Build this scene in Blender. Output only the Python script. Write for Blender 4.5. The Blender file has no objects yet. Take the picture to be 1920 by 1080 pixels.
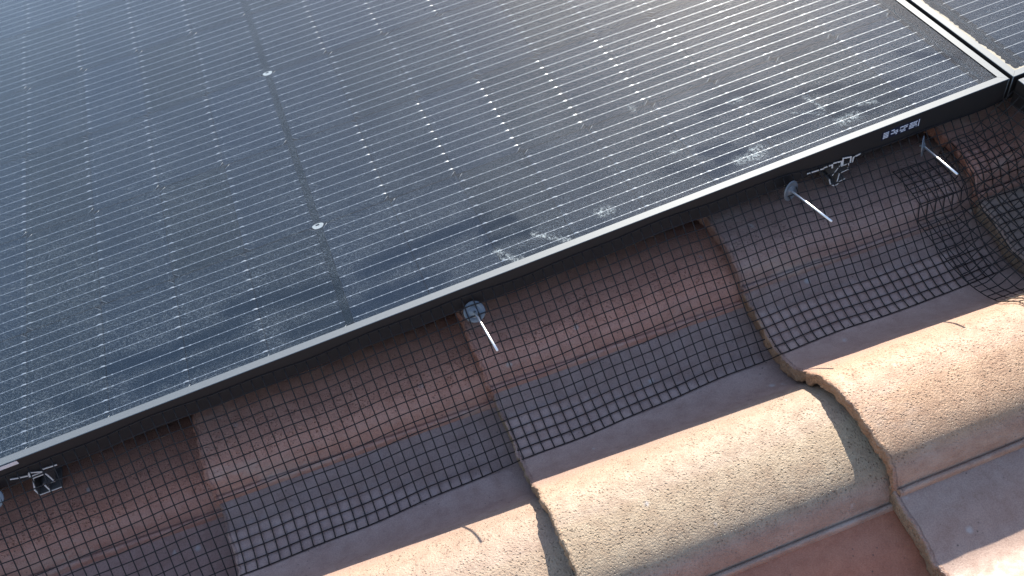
import bpy, bmesh, math, random
from mathutils import Matrix, Vector, noise
rnd = random.Random(7)
sc = bpy.context.scene
COL = sc.collection
MM = 0.001

# ------------------------------------------------------------------ frame of reference
# Everything is drawn in roof coordinates: x runs up the slope along the panel edge, y across it
# (towards the panel), z along the roof normal; ROOF stands that frame on its real slope.
SLOPE = math.radians(20)
ROOF = Matrix.Translation((0, 0, 4.0)) @ Matrix.Rotation(-SLOPE, 4, 'Y')

# ------------------------------------------------------------------ camera
CR = [[0.9257748, -0.3478903, -0.1480315], [-0.3575404, -0.6783106, -0.6419187], [0.1229060, 0.6471994, -0.7523477]]
CC = Vector((58.101, -694.870, 777.653)) * MM
cm = Matrix(((CR[0][0], -CR[1][0], -CR[2][0], CC.x), (CR[0][1], -CR[1][1], -CR[2][1], CC.y),
             (CR[0][2], -CR[1][2], -CR[2][2], CC.z), (0, 0, 0, 1)))
cam = bpy.data.cameras.new('camera')
cam.sensor_width = 36.0
cam.lens = 1702.45 / 1920 * 36.0
cam.clip_start = 0.02
cam.clip_end = 3000
co = bpy.data.objects.new('camera', cam)
COL.objects.link(co)
co.matrix_world = ROOF @ cm
sc.camera = co

# ------------------------------------------------------------------ sky, sun, exposure
SUN = (ROOF.to_3x3() @ Vector((1.07, 1.88, 1.0))).normalized()
w = bpy.data.worlds.new('World')
sc.world = w
w.use_nodes = True
nt = w.node_tree
sky = nt.nodes.new('ShaderNodeTexSky')
sky.sky_type = 'NISHITA'
sky.sun_disc = False
sky.sun_elevation = math.asin(SUN.z)
sky.sun_rotation = math.atan2(SUN.x, SUN.y)
sky.air_density = 1.0
sky.dust_density = 1.0
nt.links.new(sky.outputs[0], nt.nodes['Background'].inputs[0])
nt.nodes['Background'].inputs[1].default_value = 0.135
sl = bpy.data.lights.new('sun', 'SUN')
sl.energy = 5.0
sl.angle = math.radians(0.5)
sl.color = (1.0, 0.90, 0.75)
so = bpy.data.objects.new('sun', sl)
COL.objects.link(so)
so.rotation_euler = SUN.to_track_quat('Z', 'Y').to_euler()
so.location = (0, 0, 8)
sc.view_settings.view_transform = 'Standard'
sc.view_settings.look = 'None'
sc.view_settings.exposure = 1.30
sc.view_settings.gamma = 1.0


# ------------------------------------------------------------------ materials
class NT:
    def __init__(s, name):
        s.m = bpy.data.materials.new(name)
        s.m.use_nodes = True
        s.t = s.m.node_tree
        s.t.nodes.clear()
        s.out = s.n('ShaderNodeOutputMaterial')

    def n(s, typ, **kw):
        nd = s.t.nodes.new(typ)
        for k, v in kw.items():
            if k.startswith('i_'):
                key = k[2:]
                key = int(key) if key.isdigit() else key.replace('_', ' ')
                if isinstance(v, bpy.types.NodeSocket):
                    s.t.links.new(v, nd.inputs[key])
                else:
                    nd.inputs[key].default_value = v
            else:
                setattr(nd, k, v)
        return nd

    def math(s, op, a, b=0.0, clamp=False):
        nd = s.n('ShaderNodeMath', operation=op, use_clamp=clamp)
        for i, v in enumerate((a, b)):
            if isinstance(v, bpy.types.NodeSocket):
                s.t.links.new(v, nd.inputs[i])
            else:
                nd.inputs[i].default_value = v
        return nd.outputs[0]

    def noise(s, vec, scale, detail=3.0, rough=0.55):
        return s.n('ShaderNodeTexNoise', i_Vector=vec, i_Scale=scale, i_Detail=detail, i_Roughness=rough).outputs['Fac']

    def ramp(s, fac, stops):
        nd = s.n('ShaderNodeValToRGB', i_Fac=fac)
        el = nd.color_ramp.elements
        while len(el) < len(stops):
            el.new(0.5)
        for e, (p, c) in zip(el, stops):
            e.position = p
            e.color = (c, c, c, 1) if not isinstance(c, tuple) else (*c, 1)
        return nd.outputs[0]

    def mix(s, fac, a, b, mode='MIX'):
        nd = s.n('ShaderNodeMix', data_type='RGBA', blend_type=mode)
        for i, v in ((0, fac), (6, a), (7, b)):
            if isinstance(v, bpy.types.NodeSocket):
                s.t.links.new(v, nd.inputs[i])
            elif i == 0:
                nd.inputs[0].default_value = v
            else:
                nd.inputs[i].default_value = (*v, 1)
        return nd.outputs[2]

    def done(s, sh):
        s.t.links.new(sh, s.out.inputs[0])
        return s.m


def plain(name, col, rough=0.5, metal=0.0, spec=0.5, bump=0.0, bscale=800, var=0.15):
    k = NT(name)
    co_ = k.n('ShaderNodeTexCoord').outputs['Object']
    nz = k.noise(co_, bscale * 0.12, 4)
    c = k.mix(k.math('MULTIPLY', nz, var * 2), col, tuple(x * 0.55 for x in col))
    b = k.n('ShaderNodeBsdfPrincipled', i_Base_Color=c, i_Roughness=rough, i_Metallic=metal, i_Specular_IOR_Level=spec)
    if bump:
        bp = k.n('ShaderNodeBump', i_Height=k.noise(co_, bscale, 3), i_Strength=bump, i_Distance=0.0006)
        k.t.links.new(bp.outputs[0], b.inputs['Normal'])
    return k.done(b.outputs[0])


def mat_tile():
    k = NT('concrete_tile')
    tc = k.n('ShaderNodeTexCoord')
    oi = k.n('ShaderNodeObjectInfo')
    off = k.n('ShaderNodeVectorMath', operation='SCALE', i_0=(3.1, 5.7, 2.3), i_Scale=oi.outputs['Random'])
    v = k.n('ShaderNodeVectorMath', operation='ADD', i_0=tc.outputs['Object'], i_1=off.outputs[0]).outputs[0]
    streak = k.n('ShaderNodeVectorMath', operation='MULTIPLY', i_0=v, i_1=(0.35, 1.0, 1.0)).outputs[0]
    at = k.n('ShaderNodeAttribute', attribute_name='rough_zone').outputs['Fac']     # 1 on the pitted roll, 0 on the smooth pan
    ed = k.n('ShaderNodeAttribute', attribute_name='broken_edge').outputs['Fac']
    ms = k.n('ShaderNodeAttribute', attribute_name='mortar').outputs['Fac']
    pan = k.math('MULTIPLY', k.ramp(at, [(0.0, 1.0), (0.6, 0.0)]), oi.outputs['Alpha'])     # paints sky-lit shade as a mauve grey on pans and rolls' lower sides
    base = k.mix(pan, oi.outputs['Color'], (0.300, 0.198, 0.182))
    big = k.noise(streak, 9, 4, 0.6)
    mid = k.noise(v, 55, 5, 0.65)
    fine = k.noise(v, 700, 2, 0.5)
    c = k.mix(k.ramp(big, [(0.35, 0.0), (0.68, 0.75)]), base, k.mix(0.35, base, (0.20, 0.14, 0.12)))
    c = k.mix(k.ramp(mid, [(0.40, 0.0), (0.72, 0.55)]), c, k.mix(1.0, c, (0.62, 0.50, 0.46), 'MULTIPLY'))
    c = k.mix(k.ramp(fine, [(0.35, 0.35), (0.6, 0.0)]), c, k.mix(1.0, c, (0.45, 0.42, 0.40), 'MULTIPLY'))
    grain = k.noise(v, 1500, 2, 0.6)
    c = k.mix(k.ramp(grain, [(0.58, 0.0), (0.78, 0.35)]), c, (0.55, 0.47, 0.38))
    # dark grit specks
    gs = k.n('ShaderNodeTexVoronoi', i_Vector=v, i_Scale=130.0, i_Randomness=1.0)
    grit = k.math('MULTIPLY', k.ramp(gs.outputs['Distance'], [(0.08, 1.0), (0.17, 0.0)]), k.ramp(k.noise(v, 33, 3), [(0.50, 0.0), (0.62, 0.75)]))
    c = k.mix(grit, c, (0.05, 0.035, 0.03))
    # lichen and lime spots
    sp = k.n('ShaderNodeTexVoronoi', i_Vector=v, i_Scale=26.0, i_Randomness=1.0)
    spot = k.math('MULTIPLY', k.ramp(sp.outputs['Distance'], [(0.05, 1.0), (0.13, 0.0)]), k.ramp(k.noise(v, 60, 3), [(0.52, 0.0), (0.62, 0.8)]))
    c = k.mix(spot, c, (0.34, 0.31, 0.30))
    c = k.mix(k.math('MULTIPLY', ms, k.ramp(k.noise(streak, 38, 5, 0.7), [(0.50, 0.0), (0.68, 0.55)])), c, (0.42, 0.34, 0.29))
    pit0 = k.n('ShaderNodeTexVoronoi', i_Vector=k.n('ShaderNodeVectorMath', operation='ADD', i_0=v, i_1=k.n('ShaderNodeVectorMath', operation='SCALE', i_0=k.n('ShaderNodeTexNoise', i_Vector=v, i_Scale=240.0).outputs['Color'], i_Scale=0.0035).outputs[0]).outputs[0], i_Scale=310.0, i_Randomness=1.0).outputs['Distance']
    pitm = k.math('MULTIPLY', k.ramp(pit0, [(0.14, 1.0), (0.34, 0.0)]), k.ramp(k.noise(v, 60, 3), [(0.38, 0.15), (0.62, 1.0)]))
    pit = k.math('MULTIPLY', pitm, at)
    c = k.mix(k.math('MULTIPLY', pit, 0.55), c, k.mix(1.0, c, (0.40, 0.34, 0.28), 'MULTIPLY'))
    c = k.mix(k.math('MULTIPLY', ed, 0.40), c, k.mix(1.0, c, (0.80, 0.62, 0.54), 'MULTIPLY'))
    h = k.math('ADD', k.math('MULTIPLY', pit, -1.0), k.math('MULTIPLY', k.noise(v, 420, 4, 0.7), k.math('ADD', k.math('MULTIPLY', at, 0.75), 0.10)))
    h = k.math('ADD', h, k.math('MULTIPLY', ed, k.math('MULTIPLY', k.noise(v, 300, 3), 1.6)))
    bp = k.n('ShaderNodeBump', i_Height=h, i_Strength=1.0, i_Distance=0.0024)
    b = k.n('ShaderNodeBsdfPrincipled', i_Base_Color=c, i_Roughness=k.ramp(mid, [(0.3, 0.42), (0.7, 0.66)]), i_Specular_IOR_Level=0.5, i_Normal=bp.outputs[0])
    return k.done(b.outputs[0])


def mat_cells():
    k = NT('silicon_cell')
    tc = k.n('ShaderNodeTexCoord').outputs['Object']
    rn = k.n('ShaderNodeAttribute', attribute_name='cell_tone').outputs['Fac']
    c = k.mix(rn, (0.0065, 0.012, 0.018), (0.007, 0.015, 0.029))
    # the fine silver fingers that run across every busbar
    sx = k.n('ShaderNodeSeparateXYZ', i_0=tc).outputs[0]
    fg = k.math('GREATER_THAN', k.math('FRACT', k.math('MULTIPLY', sx, 1000 / 1.4)), 0.94)
    c = k.mix(k.math('MULTIPLY', fg, 0.12), c, (0.22, 0.25, 0.30))
    b = k.n('ShaderNodeBsdfDiffuse', i_Color=c)
    return k.done(b.outputs[0])


def mat_glass():
    k = NT('dusty_glass')
    tc = k.n('ShaderNodeTexCoord').outputs['Object']
    wipe = k.n('ShaderNodeAttribute', attribute_name='wiped').outputs['Fac']
    drop = k.n('ShaderNodeAttribute', attribute_name='droppings').outputs['Fac']
    bump = k.n('ShaderNodeBump', i_Height=k.noise(tc, 900, 3, 0.7), i_Strength=0.10, i_Distance=0.0004)
    clear = k.n('ShaderNodeBsdfTransparent', i_Color=(0.95, 0.96, 0.97, 1))
    g1 = k.n('ShaderNodeBsdfGlossy', i_Color=(1, 1, 1, 1), i_Roughness=0.05)
    geo = k.n('ShaderNodeNewGeometry')
    cosv = k.math('ABSOLUTE', k.n('ShaderNodeVectorMath', operation='DOT_PRODUCT', i_0=geo.outputs['Incoming'], i_1=geo.outputs['Normal']).outputs['Value'])
    fr = k.math('ADD', 0.034, k.math('MULTIPLY', 0.9, k.math('POWER', k.math('SUBTRACT', 1.0, cosv), 5.0)))   # Schlick
    s1 = k.n('ShaderNodeMixShader', i_0=fr, i_1=clear.outputs[0], i_2=g1.outputs[0])
    # broad sheen of the fine dust film
    g2 = k.n('ShaderNodeBsdfGlossy', i_Color=(0.95, 0.97, 1.0, 1), i_Roughness=0.52, i_Normal=bump.outputs[0])
    film = k.math('MULTIPLY', k.math('SUBTRACT', 1.0, wipe), k.ramp(k.noise(tc, 14, 4, 0.6), [(0.3, 0.0032), (0.7, 0.006)]))
    s2 = k.n('ShaderNodeMixShader', i_0=film, i_1=s1.outputs[0], i_2=g2.outputs[0])
    # grains and clotted dust
    dc = k.mix(k.noise(tc, 30, 3), (0.185, 0.24, 0.295), (0.24, 0.285, 0.32))
    dust = k.n('ShaderNodeBsdfDiffuse', i_Color=dc)
    gr = k.ramp(k.noise(tc, 520, 4, 0.75), [(0.48, 0.0), (0.63, 0.26)])
    clots = k.ramp(k.noise(tc, 150, 4, 0.7), [(0.60, 0.0), (0.74, 0.16)])
    wv = k.n('ShaderNodeVectorMath', operation='MULTIPLY', i_0=tc, i_1=(14.0, 130.0, 1.0)).outputs[0]
    drip = k.ramp(k.noise(wv, 1.0, 3, 0.6), [(0.35, 0.75), (0.7, 1.25)])
    pat = k.ramp(k.noise(tc, 7, 4, 0.55), [(0.3, 0.6), (0.7, 1.15)])
    den = k.math('MULTIPLY', k.math('MULTIPLY', k.math('ADD', k.math('ADD', gr, clots), 0.012), pat), drip)
    wipe = k.math('MULTIPLY', wipe, k.ramp(k.noise(tc, 45, 4, 0.65), [(0.3, 0.55), (0.5, 1.0)]))
    den = k.math('MULTIPLY', den, k.math('SUBTRACT', 1.0, wipe), True)
    s3 = k.n('ShaderNodeMixShader', i_0=den, i_1=s2.outputs[0], i_2=dust.outputs[0])
    poo = k.n('ShaderNodeBsdfDiffuse', i_Color=(0.55, 0.62, 0.64, 1))
    pm = k.math('MULTIPLY', drop, k.ramp(k.noise(tc, 260, 4, 0.75), [(0.44, 0.0), (0.66, 0.55)]), True)
    s4 = k.n('ShaderNodeMixShader', i_0=pm, i_1=s3.outputs[0], i_2=poo.outputs[0])
    return k.done(s4.outputs[0])


M = dict(
    tile=mat_tile(), cells=mat_cells(), glass=mat_glass(),
    back=plain('black_backsheet', (0.005, 0.006, 0.008), 0.8, spec=0.0),
    ribbon=plain('tinned_ribbon', (0.23, 0.27, 0.32), 0.42, 0.25, var=0.1),
    strip=plain('slate_interconnect', (0.006, 0.012, 0.018), 0.9, 0.0, spec=0.0),
    tab=plain('grey_tab', (0.42, 0.47, 0.48), 0.4, 0.4, var=0.5, bscale=3000),
    frame=plain('black_anodised_aluminium', (0.022, 0.019, 0.019), 0.40, 0.0, spec=0.5, bump=0.05, bscale=2500),
    lip=plain('sky_sheen_lip', (0.125, 0.145, 0.165), 0.55, 0.25, bump=0.05, bscale=2500),  # black frame's top painted lighter and bluer for the sky it reflects
    dirt=plain('cream_grime', (0.46, 0.42, 0.33), 0.9, bump=0.6, bscale=900, var=0.4),
    wire=plain('black_coated_wire', (0.014, 0.010, 0.010), 0.45, 0.0, spec=0.3),
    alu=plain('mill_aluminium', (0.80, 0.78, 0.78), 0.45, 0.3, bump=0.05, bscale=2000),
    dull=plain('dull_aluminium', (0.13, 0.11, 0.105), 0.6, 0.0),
    rod=plain('bright_aluminium_rod', (0.88, 0.88, 0.90), 0.42, 1.0),
    disc=plain('grey_plastic_washer', (0.12, 0.128, 0.145), 0.34, 0.0, spec=0.6),
    navy=plain('navy_label', (0.008, 0.010, 0.030), 0.5),
    white=plain('label_print', (0.62, 0.64, 0.74), 0.6),
    felt=plain('roof_underlay', (0.03, 0.028, 0.026), 0.9, bump=0.3, bscale=300),
    ground=plain('dry_ground', (0.22, 0.19, 0.15), 0.95, bscale=8, var=0.4),
)


# ------------------------------------------------------------------ mesh helpers (millimetres in, metres out)
class MB:
    def __init__(s):
        s.v, s.f, s.mi, s.sm = [], [], [], []

    def add(s, vs, fs, mi=0, smooth=False):
        o = len(s.v)
        s.v += [tuple(c * MM for c in p) for p in vs]
        s.f += [tuple(i + o for i in f) for f in fs]
        s.mi += [mi] * len(fs)
        s.sm += [smooth] * len(fs)

    def box(s, x0, x1, y0, y1, z0, z1, mi=0):
        s.add([(x, y, z) for z in (z0, z1) for y in (y0, y1) for x in (x0, x1)],
              [(0, 2, 3, 1), (4, 5, 7, 6), (0, 1, 5, 4), (2, 6, 7, 3), (0, 4, 6, 2), (1, 3, 7, 5)], mi)

    def poly(s, pts, mi=0):
        s.add(pts, [tuple(range(len(pts)))], mi)

    def tube(s, pts, r, n=5, cap=True):
        pts = [Vector(p) for p in pts]
        vs, fs = [], []
        up = None
        for i, p in enumerate(pts):
            t = (pts[min(i + 1, len(pts) - 1)] - pts[max(i - 1, 0)]).normalized()
            if up is None:
                up = Vector((0, 0, 1)) if abs(t.z) < 0.8 else Vector((1, 0, 0))
            a = (up - t * up.dot(t)).normalized()
            up = a
            b = t.cross(a)
            for j in range(n):
                q = 2 * math.pi * j / n
                vs.append(p + (a * math.cos(q) + b * math.sin(q)) * r)
        for i in range(len(pts) - 1):
            for j in range(n):
                k = (j + 1) % n
                fs.append((i * n + j, i * n + k, (i + 1) * n + k, (i + 1) * n + j))
        if cap:
            fs.append(tuple(reversed(range(n))))
            fs.append(tuple((len(pts) - 1) * n + j for j in range(n)))
        s.add(vs, fs, 0, True)

    def build(s, name, mats, parent=None):
        me = bpy.data.meshes.new(name)
        me.from_pydata(s.v, [], s.f)
        for m in (mats if isinstance(mats, list) else [mats]):
            me.materials.append(m)
        me.polygons.foreach_set('material_index', s.mi)
        me.polygons.foreach_set('use_smooth', s.sm)
        me.update()
        return link(name, me, parent)


def link(name, data, parent=None, loc=(0, 0, 0)):
    o = bpy.data.objects.new(name, data)
    COL.objects.link(o)
    if parent:
        o.parent = parent
        o.location = Vector(loc) * MM
    else:
        o.matrix_world = ROOF @ Matrix.Translation(Vector(loc) * MM)
    return o


def tag(o, label, cat, group=None):
    o['label'] = label
    o['category'] = cat
    if group:
        o['group'] = group
    return o


def attr(me, name, vals):
    a = me.attributes.new(name, 'FLOAT', 'POINT')
    a.data.foreach_set('value', vals)


def fbm(x, y, z=0.0):
    return noise.fractal(Vector((x, y, z)), 0.9, 2.0, 4)


# ------------------------------------------------------------------ setting
gb = MB()
gb.add([(-3e5, -3e5, 0), (3e5, -3e5, 0), (3e5, 3e5, 0), (-3e5, 3e5, 0)], [(0, 1, 2, 3)])
g = gb.build('ground', M['ground'])
g.matrix_world = Matrix.Identity(4)
g['kind'] = 'structure'
ub = MB()
ub.box(-2200, 2600, -2200, 2200, -240, -215)
u = ub.build('roof_underlay', M['felt'])
u['kind'] = 'structure'

# ------------------------------------------------------------------ roof tiles
NOSE0, GAUGE, PITCH, STEP = 457.0, 334.0, 304.0, 27.0
# cross-section of one tile (top face), y relative to the crest of its roll, from the pan side down to the bead
PROF = [(233, -106.5), (226, -109.5), (210, -115), (190, -120), (172, -127), (158, -131.5), (145, -132), (130, -129), (115, -122), (102, -111),
        (88, -96.5), (74, -84), (60, -74.5), (46, -68), (32, -64.2), (16, -62.3), (0, -62), (-16, -62.7), (-30, -64.8),
        (-42, -68.6), (-51, -73.4), (-58.5, -79.8), (-64.5, -90), (-68.6, -101.3), (-69.4, -101.9), (-70.2, -100.9), (-71.3, -100.2), (-72.8, -100.3), (-74.2, -101.2), (-75.2, -103), (-75.7, -106.5)]
PROF_C = -305.0     # y of the crest of column B


def cr(pts, per=4):
    out = []
    n = len(pts)
    for i in range(n - 1):
        p0, p1, p2, p3 = pts[max(i - 1, 0)], pts[i], pts[i + 1], pts[min(i + 2, n - 1)]
        for j in range(per):
            t = j / per
            out.append(tuple(0.5 * ((2 * b) + (-a + c) * t + (2 * a - 5 * b + 4 * c - d) * t * t + (-a + 3 * b - 3 * c + d) * t ** 3)
                             for a, b, c, d in zip(p0, p1, p2, p3)))
    out.append(pts[-1])
    return out


PF = cr(PROF[:22], 4)[:-1] + cr(PROF[21:], 2)


def prof_z(u):
    if u >= PF[0][0]:
        return PF[0][1]
    for a, b in zip(PF, PF[1:]):
        if b[0] <= u <= a[0]:
            t = (a[0] - u) / max(a[0] - b[0], 1e-6)
            return a[1] + (b[1] - a[1]) * t
    return PF[-1][1]


PTAB = [prof_z(233 - i) for i in range(311)]


def tile_h(x, y):
    """height of the tiled surface at (x, y), millimetres"""
    u = (y - PROF_C + 77) % PITCH - 77           # phase in one tile: -77..227
    k = math.floor((x - NOSE0) / GAUGE)
    f = (x - NOSE0) / GAUGE - k
    q = min(max(233 - u, 0), 309.99)
    i = int(q)
    z = PTAB[i] + (PTAB[min(i + 1, 310)] - PTAB[i]) * (q - i)
    return z - STEP * f


def under_z(u, z):
    th = 18.0
    if 78 < u < 96:
        th = 18 + 10 * math.sin((96 - u) / 18 * math.pi / 2)
    elif u >= 96:
        th = 24
    return z - th


def tile_mesh(seed):
    xs = [0, 0.8, 2.0, 4.0, 7, 11, 16, 22, 30]
    while xs[-1] < 410:
        xs.append(xs[-1] + 10)
    NX = len(xs)
    NY = len(PF)
    vs, rz, be = [], [], []
    for i, x in enumerate(xs):
        for j, (u, z) in enumerate(PF):
            edge = max(0.0, 1 - x / 3.0)
            nx = 2.0 * fbm(u * 0.06, seed * 9.1, 1.0) + 1.8 * fbm(u * 0.25, seed * 5.1, 3.0)
            px = x + nx * max(0.0, 1 - x / 22.0)
            pz = z - STEP * x / GAUGE + 0.5 * fbm(x * 0.02, u * 0.02, seed) - (0.9 * edge * edge)
            pz += 0.55 * fbm(x * 0.12, u * 0.12, seed + 4) * (0.4 + edge)
            vs.append((px, u, pz))
            t = min(max((u + 64) / 24, 0.22), 1) * min(max((104 - u) / 30, 0), 1) * (1 - 0.55 * min(max((u + 8) / 28, 0), 1))  # low on the roll's lower side, so the painted shade tint covers it
            rz.append(t)
            be.append(0.0 if x > 2.5 else 0.8)
    fs = [(i * NY + j, i * NY + j + 1, (i + 1) * NY + j + 1, (i + 1) * NY + j) for i in range(NX - 1) for j in range(NY - 1)]
    # the broken nose face and the underside
    rows = [[j for j in range(NY)]]
    for t in (0.12, 0.3, 0.5, 0.7, 0.88, 1.0):
        row = []
        for j, (u, z) in enumerate(PF):
            zb = under_z(u, z)
            nx = 2.0 * fbm(u * 0.06, seed * 9.1, 1.0) + 1.8 * fbm(u * 0.25, seed * 5.1, 3.0)
            row.append(len(vs))
            vs.append((nx - 0.9 + 2.2 * fbm(u * 0.10, t * 2.2, seed + 2.0) + (2.0 if t == 1.0 else 0.0), u,
                       z - 0.9 + (zb - z + 0.9) * t + 1.4 * fbm(u * 0.12, t * 3, seed + 7.0)))
            rz.append(0.6)
            be.append(1.0)
        rows.append(row)
    row = []
    for j, (u, z) in enumerate(PF):
        row.append(len(vs))
        vs.append((410, u, min(under_z(u, z), z - 18) - STEP * 410 / GAUGE + (0 if u < 96 else 6)))
        rz.append(0.0)
        be.append(0.0)
    mid = []
    for j, (u, z) in enumerate(PF):
        mid.append(len(vs))
        vs.append((26, u, z - 18 - STEP * 26 / GAUGE))
        rz.append(0.0)
        be.append(0.3)
    rows.append(mid)
    rows.append(row)
    for a, b in zip(rows, rows[1:]):
        fs += [(b[j], b[j + 1], a[j + 1], a[j]) for j in range(NY - 1)]
    last = (NX - 1) * NY
    fs += [(last + j, last + j + 1, row[j + 1], row[j]) for j in range(NY - 1)]
    for j, flip in ((0, False), (NY - 1, True)):       # side faces
        top = [i * NY + j for i in range(NX)]
        f = [r[j] for r in rows[1:]]
        loop = top + [row[j]] + [q for q in reversed(f[:-1])]
        fs.append(tuple(loop if not flip else reversed(loop)))
    me = bpy.data.meshes.new('barrel_tile')
    me.from_pydata([(a * MM, b * MM, c * MM) for a, b, c in vs], [], fs)
    me.materials.append(M['tile'])
    me.polygons.foreach_set('use_smooth', [len(f) == 4 for f in fs])
    me.update()
    try:
        me.set_sharp_from_angle(angle=math.radians(50))
    except Exception:
        pass
    attr(me, 'mortar', [max(min(max((-60 - v_[1]) / 8, 0), 1), 0.7 * min(max((34 - abs(v_[0] - 30)) / 14, 0), 1) * min(max((70 - v_[1]) / 40, 0), 1)) for v_ in vs])
    attr(me, 'rough_zone', rz)
    attr(me, 'broken_edge', be)
    return me


TMESH = [tile_mesh(s + 1) for s in range(4)]
GT = 'concrete roof tiles'
GH = 'concrete roof tiles beyond the ones singled out'
# (column, course): label, colour.   column B's crest lies at y = -305, course 0's nose at x = 457
TL = {
    ('A', -3): ('dull red roof tile under the netting at the far lower left, below the rail end', (0.44, 0.190, 0.130)),
    ('A', -2): ('salmon red roof tile under the netting, left of the middle grey washer', (0.54, 0.250, 0.175)),
    ('A', -1): ('red brown roof tile under the netting with the grey washer at its lower end', (0.54, 0.250, 0.180)),
    ('A', 0): ('grey purple roof tile with pale mortar smears under the netting at the right', (0.37, 0.225, 0.19)),
    ('A', 1): ('red brown roof tile in the deep shade under the doubled netting in the corner', (0.42, 0.200, 0.150)),
    ('B', -2): ('pinkish cream roof tile half in sun at the bottom edge, leftmost of the sunlit ones', (0.37, 0.278, 0.200)),
    ('B', -1): ('yellowish beige roof tile with a sunlit pitted roll, in the middle of the sunlit row', (0.362, 0.278, 0.186)),
    ('B', 0): ('orange tan roof tile with a sunlit pitted roll, below the corner of the netting', (0.41, 0.257, 0.157)),
    ('B', 1): ('grey roof tile lying under the side netting right of the orange tan tile', (0.30, 0.225, 0.165)),
    ('C', -1): ('rusty red roof tile of which only a shaded pan shows, below the yellowish beige tile', (0.38, 0.150, 0.080)),
    ('C', 0): ('beige grey roof tile with a small sunlit roll in the bottom right corner', (0.34, 0.275, 0.19)),
}
CREST = {'Z': PROF_C + 2 * PITCH, 'A': PROF_C + PITCH, 'B': PROF_C, 'C': PROF_C - PITCH, 'D': PROF_C - 2 * PITCH}
GREY = {('C', -1): 0.05, ('A', -2): 0.3, ('A', -1): 0.5, ('A', 0): 0.4, ('B', -1): 0.85, ('B', 0): 0.8, ('B', -2): 0.85, ('C', 0): 0.7}
palette = [(0.30, 0.14, 0.10), (0.37, 0.30, 0.18), (0.42, 0.26, 0.16), (0.28, 0.21, 0.16), (0.38, 0.26, 0.18)]
for ci, (cn, yc) in enumerate(CREST.items()):
    for k in range(-4, 3):
        o = link('barrel_tile', TMESH[(k * 3 + ci * 5) % 4], None, (NOSE0 + GAUGE * k + rnd.uniform(-1.5, 1.5), yc + (9 if cn in 'CD' else 0), 5 if cn in 'CD' else 0))
        if (cn, k) in TL:
            lab, c = TL[(cn, k)]
            tag(o, lab, 'roof tile', GT)
        else:
            c = palette[(k * 7 + ci * 3) % 5]
            tag(o, 'concrete roof tile lying outside the part of the roof that the photo shows clearly', 'roof tile', GH)
        o.color = (*c, GREY.get((cn, k), 0.5))

# ------------------------------------------------------------------ solar panels
LX0, LX1 = -866.1, 866.1          # outer edges of the main panel
LIP, FH = 9.7, 35.0
ZL, ZG, ZC = 0.6, -0.5, -1.4      # lip, glass, cells
CP, CG = 91.97, 4.23
ROW0, RP = 6.3, 184.0


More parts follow.
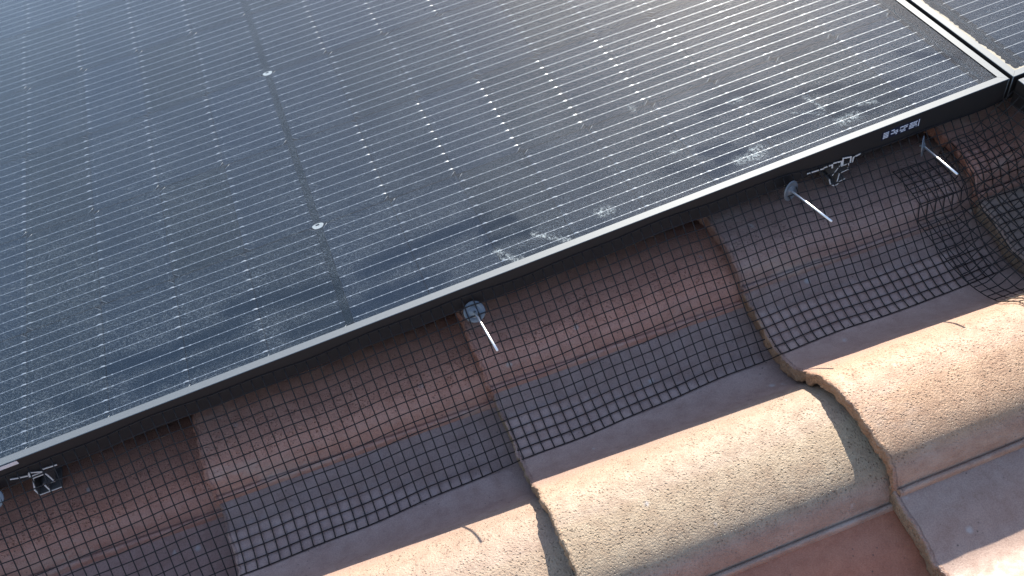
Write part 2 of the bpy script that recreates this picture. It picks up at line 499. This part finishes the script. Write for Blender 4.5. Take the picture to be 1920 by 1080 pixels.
def panel(x0, y0, label, detail, wx=(-1e9, 1e9)):
    """one 1732 x 1134 mm panel with its lower left corner at (x0, y0)"""
    W, D = LX1 - LX0, 1134.0
    x1, y1 = x0 + W, y0 + D
    cx = (x0 + x1) / 2
    root = link('solar_panel', None, None, (x0, y0, -FH))
    tag(root, label, 'solar panel', 'black framed solar panels')
    P = Matrix.Translation(Vector((-x0, -y0, FH)) * MM)

    def put(mb, name, mats, par=None):
        o = mb.build(name, mats, par or root)
        if par is None:
            o.location = Vector((-x0, -y0, FH)) * MM
        return o
    # frame: lip on top, side wall, foot flange; mitred corners with a fine chamfer
    fb = MB()
    ring = [(0, -FH), (0, ZL - 0.5), (0.5, ZL), (LIP, ZL), (LIP, ZG - 3), (1.8, ZG - 3), (1.8, -FH + 1.8), (26, -FH + 1.8), (26, -FH)]
    mats_i = [0, 1, 1, 0, 0, 0, 0, 0, 0]
    gap = 0.15
    for side in range(4):
        vs = []
        for (d, z) in ring:
            a, b = d + gap, d
            q = [((x0 + d + gap, y0 + d), (x1 - d - gap, y0 + d)), ((x1 - d, y0 + d + gap), (x1 - d, y1 - d - gap)),
                 ((x1 - d - gap, y1 - d), (x0 + d + gap, y1 - d)), ((x0 + d, y1 - d - gap), (x0 + d, y0 + d + gap))][side]
            vs += [(*q[0], z), (*q[1], z)]
        n = len(ring)
        for i in range(n):
            j = (i + 1) % n
            fb.add([vs[2 * i], vs[2 * i + 1], vs[2 * j + 1], vs[2 * j]], [(0, 1, 2, 3)], mats_i[i])
    for qx, qy in ((x0 + .35, y0 + .35), (x1 - .35, y0 + .35)):
        o_ = len(fb.f)
        fb.tube([(qx, qy, -FH), (qx, qy, ZL - .3)], 0.6, 6)
        for q in range(o_, len(fb.f)):
            fb.mi[q] = 1  # corner edges take the brighter lip colour as a painted highlight
    put(fb, 'frame', [M['frame'], M['lip']])
    bb = MB()
    bb.box(x0 + 3, x1 - 3, y0 + 3, y1 - 3, ZC - 3.5, ZC - 0.35)
    put(bb, 'backsheet', M['back'])
    # cells: half-cells with clipped corners
    cb = MB()
    tone = []
    rb = MB()
    ROWS, COLS = range(6), [c for c in range(-9, 9)]
    for r in ROWS:
        ya, yb = y0 + ROW0 + r * RP, y0 + ROW0 + r * RP + 182
        for c in COLS:
            if c >= 0:
                xa = cx + CG + 0.5 + c * CP
            else:
                xa = cx - CG - 0.5 - 91.0 + (c + 1) * CP
            xb = xa + 91.0
            if xb < wx[0] or xa > wx[1]:
                continue
            left_clip = (r % 2 == 0) == (c >= 0)
            h = 7.0
            if left_clip:
                pts = [(xa + h, ya), (xb, ya), (xb, yb), (xa + h, yb), (xa, yb - h), (xa, ya + h)]
                ch = [((xa + h, yb), (xa, yb - h)), ((xa, ya + h), (xa + h, ya))]
            else:
                pts = [(xa, ya), (xb - h, ya), (xb, ya + h), (xb, yb - h), (xb - h, yb), (xa, yb)]
                ch = [((xb - h, ya), (xb, ya + h)), ((xb, yb - h), (xb - h, yb))]
            cb.poly([(*p, ZC) for p in pts])
            tone += [rnd.random()] * 6
            if detail:
                for a, b in ch:
                    rb.tube([(*a, ZC + 0.05), (*b, ZC + 0.05)], 0.22, 4)
    co_ = put(cb, 'cells', M['cells'])
    attr(co_.data, 'cell_tone', tone)
    # wires, solder dots and the bent ends that catch the sun
    for r in ROWS:
        for b in range(10):
            y = y0 + 19.3 + r * RP + b * 17.25
            for sgn in (-1, 1):
                xa, xb = sorted((cx + sgn * 4.9, cx + sgn * 836.0))
                xa, xb = max(xa, wx[0]), min(xb, wx[1])
                if xb <= xa:
                    continue
                R_ = 0.35
                vs = []
                for xx in (xa, xb):
                    for q in range(7):
                        t = math.pi * q / 6
                        vs.append((xx, y - R_ * math.cos(t), ZC + 0.02 + 0.22 * R_ * math.sin(t)))
                rb.add(vs, [(q, q + 7, q + 8, q + 1) for q in range(6)], 0, True)
                if not detail:
                    continue
                tilt = (1 if r % 2 == 1 else -1) * sgn
                for c in range(9):
                    base = cx + sgn * (CG + 0.5 + c * CP)
                    lo = base if sgn > 0 else base - 91
                    for q in range(8):
                        px = lo + 5.5 + q * 11.43 + rnd.uniform(-.5, .5)
                        if not (wx[0] < px < wx[1]):
                            continue
                        L, Wd = (1.4, 0.85) if 0 < q < 7 else (2.8, 1.0)
                        L *= rnd.uniform(.8, 1.15)
                        zt = ZC + 0.24
                        rb.add([(px - L, y, ZC + .05), (px, y - Wd, ZC + .05), (px + L, y, ZC + .05), (px, y + Wd, ZC + .05), (px, y, zt)],
                               [(0, 1, 4), (1, 2, 4), (2, 3, 4), (3, 0, 4)], 0, True)
                    # the ribbon dips between two half-cells
                    if c < 8:
                        gx = cx + sgn * (CG + (c + 1) * CP)
                        e = gx - 1.0 if tilt > 0 else gx + 1.0
                        if not (wx[0] < gx < wx[1]):
                            continue
                        L = 4.6
                        vs = []
                        rt = rnd.uniform(0.8, 1.2)
                        for q in range(6):
                            t = q / 5
                            xx = e - tilt * L * (1 - t)
                            sl_ = math.tan(math.radians(23 * rt)) * L * 0.5
                            zz = ZC + 0.72 + sl_ * 0.0 - sl_ * t * t * 0.6
                            wd = 1.0 * (0.75 + 0.25 * math.sin(math.pi * t))
                            vs += [(xx, y - wd, zz), (xx, y + wd, zz)]
                        fs = [(2 * q, 2 * q + 2, 2 * q + 3, 2 * q + 1) if tilt > 0 else (2 * q, 2 * q + 1, 2 * q + 3, 2 * q + 2) for q in range(5)]
                        rb.add(vs, fs, 0, True)
    put(rb, 'busbars', M['ribbon'])
    for xs_, hw in ((cx, 4.2), (cx - 840, 2.5), (cx + 840, 2.5)):
        sb = MB()
        sb.box(xs_ - hw, xs_ + hw, y0 + 13, y1 - 13, ZC - 0.3, ZC + 0.12)
        put(sb, 'interconnect_strip', M['strip'])
    if detail:
        for r in (1, 3, 5):
            yy = y0 + ROW0 - 1 + r * RP
            jb = MB()
            n = 18
            top = [(cx + (7.2 + 0.7 * math.sin(3 * t)) * math.cos(t), yy + (5.4 + 0.5 * math.cos(2 * t)) * math.sin(t) - 1.0, ZC + 0.55) for t in [2 * math.pi * i / n for i in range(n)]]
            jb.poly(top)
            jb.add(top + [(x, y, ZC) for x, y, z in top], [((i + 1) % n, i, n + i, n + (i + 1) % n) for i in range(n)])
            j_ = put(jb, 'junction_tab', M['tab'])
            kb = MB()
            kb.box(cx - 2.6, cx + 2.2, yy - 0.2, yy + 2.6, ZC + 0.5, ZC + 0.62)
            put(kb, 'slot', M['back'], j_)
    # glass with its dust, wiped smears and droppings
    xg0, xg1 = x0 + LIP - 1, x1 - LIP + 1
    if detail:
        xs = []
        x = xg0
        while x < xg1:
            xs.append(x)
            x += 2.5 if -300 < x < 840 else (6 if x > -480 else 30)
        xs.append(xg1)
        ys = []
        y = y0 + LIP - 1
        while y < y1 - LIP:
            ys.append(y)
            y += 2.5 if y < 170 else (6 if y < 740 else 40)
        ys.append(y1 - LIP + 1)
    else:
        xs = [xg0 + (xg1 - xg0) * i / 40 for i in range(41)]
        ys = [y0 + LIP - 1 + (D - 2 * LIP + 2) * i / 40 for i in range(41)]
    vs = [(x, y, ZG) for y in ys for x in xs]
    nx = len(xs)
    gbm = MB()
    gbm.add(vs, [(j * nx + i, j * nx + i + 1, (j + 1) * nx + i + 1, (j + 1) * nx + i) for j in range(len(ys) - 1) for i in range(nx - 1)])
    go = put(gbm, 'glass', M['glass'])
    wp, dp = [], []
    for (x, y, z) in vs:
        a = b = 0.0
        if detail and y < 740:
            wob = 5 * fbm(x * .045, y * .045, 1.7) + 3 * fbm(x * .16, y * .16, 5.0)
            for (ax, ay, bx, by, rr, st) in SMEARS:
                a = max(a, min(0.95, st) * blob(x, y, ax, ay, bx, by, rr * 1.2, wob))
            for (ax, ay, bx, by, rr) in DROPS:
                b = max(b, blob(x, y, ax, ay, bx, by, rr, wob * .35))
        wp.append(a)
        dp.append(b)
    attr(go.data, 'wiped', wp)
    attr(go.data, 'droppings', dp)
    return root, put


def blob(x, y, ax, ay, bx, by, r, wob):
    dx, dy = bx - ax, by - ay
    t = min(max(((x - ax) * dx + (y - ay) * dy) / max(dx * dx + dy * dy, 1e-6), 0), 1)
    d = math.hypot(x - ax - t * dx, y - ay - t * dy) + wob
    return min(max((r - d) / (1.3 * r) + 0.42, 0.0), 1.0)


SMEARS = [(519, 141, 554, 135, 11, .8), (593, 109, 626, 101, 9, .8), (642, 108, 683, 92, 8, .9), (656, 46, 696, 37, 10, .95), (714, 47, 744, 46, 8, .9),
          (793, 114, 838, 67, 8, .8), (479, 69, 510, 68, 8, .85), (489, 46, 518, 46, 9, .9), (461, 35, 498, 30, 8, .8), (40, 82, 185, 96, 15, .9),
          (185, 77, 222, 81, 9, .95), (184, 54, 232, 52, 9, .95), (34, 34, 99, 31, 13, .9), (-123, 101, -10, 77, 15, .85), (-198, 71, -127, 73, 16, .85),
          (-276, 81, -198, 67, 14, .9), (436, 130, 514, 119, 7, .4), (391, 366, 554, 353, 9, .25), (140, 643, 230, 516, 13, .25), (615, 71, 657, 64, 7, .8),
          (723, 16, 777, 14, 7, .6), (-60, 30, 110, 22, 12, .8), (190, 18, 320, 15, 7, .4), (560, 60, 600, 52, 9, .6), (-240, 40, -120, 34, 13, .75), (-330, 60, -290, 30, 12, .7), (560, 150, 600, 140, 12, .7), (700, 80, 760, 60, 12, .7), (430, 60, 470, 40, 12, .6)]
DROPS = [(508, 35, 536, 32, 7), (649, 35, 673, 36, 7), (555, 138, 566, 137, 5), (640, 99, 646, 65, 2.5), (189, 37, 200, 22, 4), (193, 23, 209, 10, 4),
         (323, 36, 332, 33, 7), (238, 42, 271, 12, 3), (532, 44, 542, 43, 4), (445, 89, 452, 87, 3),
         (438, 197, 441, 188, 3.5), (687, 52, 706, 46, 2.5), (610, 80, 640, 60, 2), ]

root1, put1 = panel(LX0, 0.0, 'large solar panel filling the upper left, black frame with a sky-bright lip, dust, smears and bird droppings', True, (-640, 900))
for xx, lab in ((687, 'printed'), ):
    nb = MB()
    nb.box(686.5, 740.5, -0.35, 0, -21.5, -8.5)
    lo_ = put1(nb, 'serial_label', M['navy'])
    pb = MB()
    rr = random.Random(3)
    for bi, bx in enumerate((688.5, 699.5, 712, 725.5)):
        wdt = (7.5, 10.5, 11.0, 11.0)[bi]
        for row in range(4):
            zc = -11.2 - row * 2.55
            cxs = bx
            while cxs < bx + wdt - .4:
                l = rr.uniform(0.5, 2.4) if row % 2 else rr.uniform(1.2, 5)
                if rr.random() < (0.92 if bi == 0 else 0.8):
                    pb.box(cxs, min(cxs + l, bx + wdt), -0.5, -0.35, zc - 0.75, zc + 0.85)
                cxs += l + 0.45
    pb.box(738.4, 739.6, -0.5, -0.35, -20.3, -9.3)
    put1(pb, 'label_print', M['white'], lo_)
nb = MB()
nb.box(-470, -384, -0.4, 0, -6.5, -1.2)
put1(nb, 'edge_sticker', plain('pale_sticker', (0.66, 0.58, 0.58), 0.5))
root2, put2 = panel(LX1 + 6, 0.4, 'solar panel at the top right with a cream line of grime along its frame', False, (860, 1500))
gm = MB()      # grime that has washed up against the lower left lip of the second panel
px0, py0 = LX1 + 6 + LIP, 0.4 + LIP
edge = []
for i in range(261):
    y = py0 + i * 2.0
    edge.append(((px0 + 0.05, y, ZG + 0.25), (px0 + max(1.0, 3.4 + 2.6 * fbm(y * .03, 2.0) + 2.2 * fbm(y * .2, 7.0)), y, ZG + 0.2)))
for a, b in zip(edge, edge[1:]):
    gm.add([a[0], a[1], b[1], b[0]], [(0, 1, 2, 3)])
edge = []
for i in range(121):
    x = px0 + i * 2.0
    edge.append(((x, py0 + 0.05, ZG + 0.25), (x, py0 + max(.6, 2.6 + 2 * fbm(x * .05, 4.0) + 1.5 * fbm(x * .22, 9.0)), ZG + 0.2)))
for a, b in zip(edge, edge[1:]):
    gm.add([a[0], b[0], b[1], a[1]], [(0, 1, 2, 3)])
put2(gm, 'grime_line', M['dirt'])
root3, put3 = panel(LX1 + 6.5, -1134 - 6.4, 'solar panel showing only its black side frame, at the right edge below the other panels', False, (860, 1200))


# ------------------------------------------------------------------ wire netting
def smax(a, b, k=5.0):
    h = max(k - abs(a - b), 0.0) / k
    return max(a, b) + h * h * k * 0.25


def drape(x, y):
    """tile surface with the short ramps a wire sheet makes at each nose"""
    return max(tile_h(x + d, y) - 1.9 * d for d in (0, 2, 4, 7, 10, 14))


CELL = 12.7


def netting(name, cols, rows, fn, label):
    P = [[fn(i, j) for j in range(rows * 2 + 1)] for i in range(cols * 2 + 1)]
    mb = MB()
    for i in range(0, cols * 2 + 1, 2):
        mb.tube(P[i], 0.70, 5)
    for j in range(0, rows * 2 + 1, 2):
        mb.tube([P[i][j] for i in range(cols * 2 + 1)], 0.70, 5)
    o = mb.build(name, M['wire'])
    tag(o, label, 'wire netting', 'black bird netting round the panels')
    return o


def path_table(height, free, step=0.6, total=230.0):
    """walk outward from the frame; returns points by arc length"""
    pts = [(0.0, free(0.0))]
    s = [0.0]
    d = 0.0
    while s[-1] < total:
        d += step
        z = smax(free(d), height(d) + 1.2)
        s.append(s[-1] + math.hypot(step, z - pts[-1][1]))
        pts.append((d, z))
    return s, pts


def at_len(tab, L):
    s, p = tab
    lo, hi = 0, len(s) - 1
    while hi - lo > 1:
        m = (lo + hi) // 2
        if s[m] <= L:
            lo = m
        else:
            hi = m
    t = (L - s[lo]) / (s[hi] - s[lo])
    return p[lo][0] + (p[hi][0] - p[lo][0]) * t, p[lo][1] + (p[hi][1] - p[lo][1]) * t


N1X0, N1C = -862.0, 136
tabs1 = []
for i in range(N1C * 2 + 1):
    x = N1X0 + i * CELL / 2
    t = min(max((x - 540) / 110, 0), 1)
    zt = -14 - 17 * t * t * (3 - 2 * t) + 2.0 * math.sin(x * .021) + 1.2 * math.sin(x * .05 + 1)
    sag = 2.0 * fbm(x * .006, 3.3)
    tabs1.append((x, path_table(lambda d, x=x: drape(x, -d), lambda d, zt=zt, sag=sag: zt - 0.98 * d - sag * math.sin(min(d / 100, 1) * math.pi))))


def net1(i, j):
    x, tab = tabs1[i]
    d, z = at_len(tab, j * CELL / 2)
    return (x + 0.35 * fbm(i * .3, j * .3, 2.0), -1.4 - d, z + 0.3 * fbm(i * .25, j * .25, 8.0))


netting('wire_netting', N1C, 16, net1, 'long strip of black square wire netting along the lower edge of the large panel')



def stiff(x, y):
    """a wire sheet bridges the hollows: average the tiles over a hand's width, but stay above them"""
    a = sum(tile_h(x + e, y + f) for f in (-42, -21, 0, 21, 42) for e in (-12, 0, 12)) / 15
    return smax(a, max(tile_h(x + e, y) - 1.2 * e for e in (0, 6, 12)), 8)


N2Y0, N2C = -7.0, 52
tabs2 = []
for i in range(N2C * 2 + 1):
    y = N2Y0 - i * CELL / 2
    sag = 4 * fbm(y * .008, 9.3)
    tabs2.append((y, path_table(lambda d, y=y: stiff(871 - d, y) + 1.4,
                                lambda d, sag=sag: -16 - 0.95 * d - sag * math.sin(min(d / 100, 1) * math.pi))))


def net2(i, j):
    y, tab = tabs2[i]
    d, z = at_len(tab, j * CELL / 2)
    return (870.5 - d, y + 0.5 * fbm(i * .2, j * .2, 5.0), z + 0.5 * fbm(i * .2, j * .2, 3.0))


netting('wire_netting', N2C, 16, net2, 'strip of black wire netting folding round the corner down the side of the right-hand panel')


# ------------------------------------------------------------------ netting clips: washer and rod
def clip(base, tip, label, nrm=(0, -0.707, 0.707)):
    base, tip = Vector(base), Vector(tip)
    nrm = Vector(nrm).normalized()
    root = link('netting_clip', None, None, base)
    tag(root, label, 'netting clip', 'washers with rods that hold the netting')
    a = (Vector((1, 0, 0)) - nrm * nrm.x).normalized()
    b = nrm.cross(a)
    mb = MB()
    prof_ = [(13.0, -0.6), (13.0, 0.3), (12.4, 0.7), (8.2, 0.9), (7.6, 0.4), (6.6, 0.5), (2.0, 3.2), (1.4, 3.2)]
    n = 40
    vs = []
    for (r_, h_) in prof_:
        for q in range(n):
            t = 2 * math.pi * q / n
            rr_ = r_
            hh = h_
            if 1.9 < r_ < 6.7:
                hh = h_ + 0.5 * abs(math.sin(t * 3)) * (1 if r_ > 3 else 0)
            vs.append(a * (rr_ * math.cos(t)) + b * (rr_ * math.sin(t)) + nrm * hh)
    fs = [(i * n + q, i * n + (q + 1) % n, (i + 1) * n + (q + 1) % n, (i + 1) * n + q) for i in range(len(prof_) - 1) for q in range(n)]
    mb.add(vs, fs, 0, True)
    mb.build('washer', M['disc'], root)
    rb = MB()
    d = (tip - base).normalized()
    rb.tube([-nrm * 4, nrm * 1.0, d * 6 + nrm * 0.4, (tip - base) * 0.5, tip - base], 1.4, 10)
    rb.build('rod', M['rod'], root)


clip((137.6, -14.5, -28.6), (140.4, -97, -6.2), 'pale grey washer with a rod catching the sun, in the middle of the netting')
clip((552, -15.5, -30.5), (555, -94, -14.5), 'dark shaded washer with a half lit rod, left of the right-hand rail end', (0.35, -0.9, 0.15))
clip((738, -17, -40), (718, -99, -12.6), 'washer lost in shade with a half lit rod, right of the printed label', (0.72, -0.68, 0.12))
clip((-427, -14.5, -29), (-470, -92, -8), 'grey washer cut off by the left edge of the photo')


# ------------------------------------------------------------------ mounting rails
def rail(xc, strokes, hook, label):
    """hollow extrusion: its walls run back under the panel; a bent hook of the same metal clasps the frame's foot"""
    root = link('mounting_rail', None, None, (xc, 0, -71))
    tag(root, label, 'mounting rail', 'aluminium rails under the panel')

    def walls(ss, ya, yb, wl, name):
        mb = MB()
        for st in ss:
            for (ax, az), (bx, bz) in zip(st, st[1:]):
                d = Vector((bx - ax, bz - az)).normalized()
                nn = Vector((-d.y, d.x)) * wl / 2
                e = d * (wl * 0.4)
                q = [(ax - e.x - nn.x, az - e.y - nn.y), (bx + e.x - nn.x, bz + e.y - nn.y), (bx + e.x + nn.x, bz + e.y + nn.y), (ax - e.x + nn.x, az - e.y + nn.y)]
                j = rnd.uniform(-.04, .04)
                vs = [(x - xc, ya + j, z + 71) for x, z in q] + [(x - xc, yb + j, z + 71) for x, z in q]
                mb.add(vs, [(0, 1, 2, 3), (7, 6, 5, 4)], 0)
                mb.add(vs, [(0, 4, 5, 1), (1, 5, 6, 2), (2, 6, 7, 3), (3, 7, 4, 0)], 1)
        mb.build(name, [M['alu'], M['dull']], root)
    walls(strokes, 0.5, 1120, 1.7, 'extrusion')
    walls(hook, -2.6, -1.3, 2.0, 'frame_hook')


rail(-384, [[(-387, -39.5), (-376, -39.5)], [(-373, -40), (-372.6, -44), (-372.5, -55.3)], [(-387, -39.5), (-395.9, -59.6), (-396.1, -71), (-371.3, -71.8)],
            [(-372.4, -57.5), (-383.6, -56.2), (-383.9, -71)]],
     [[(-402.8, -23.9), (-396.9, -26.1), (-387.4, -28.6)], [(-384.2, -26.2), (-385.8, -31.2), (-373.1, -32.4)], [(-382.9, -24.8), (-371.7, -31.1)], [(-368.6, -27.4), (-355, -28.8)]],
     'open aluminium rail end under the panel at the far left')
rail(632, [[(644.1, -40.4), (633.6, -40.5)], [(644.1, -40.4), (645.0, -50.8), (634.5, -51.9)], [(631.1, -39), (621.8, -51.9)],
           [(618.9, -56.5), (621.5, -65.4), (627.3, -71.0), (632.3, -71.0), (634.6, -67.2), (642.2, -65.6)], [(632.5, -52.6), (631.4, -64.9)]],
     [[(582.6, -27.0), (604.9, -29.0)], [(606.2, -28.0), (617.3, -28.1), (618.0, -33.4)], [(619.2, -26.5), (630.5, -28.4), (631, -35)],
      [(632.0, -24.2), (643.5, -26.9), (644.0, -36)], [(632, -24.2), (633, -36)], [(647.1, -36.8), (647.4, -29.5), (656.2, -27.8)]],
     'open aluminium rail end under the panel, near the printed label on the right')
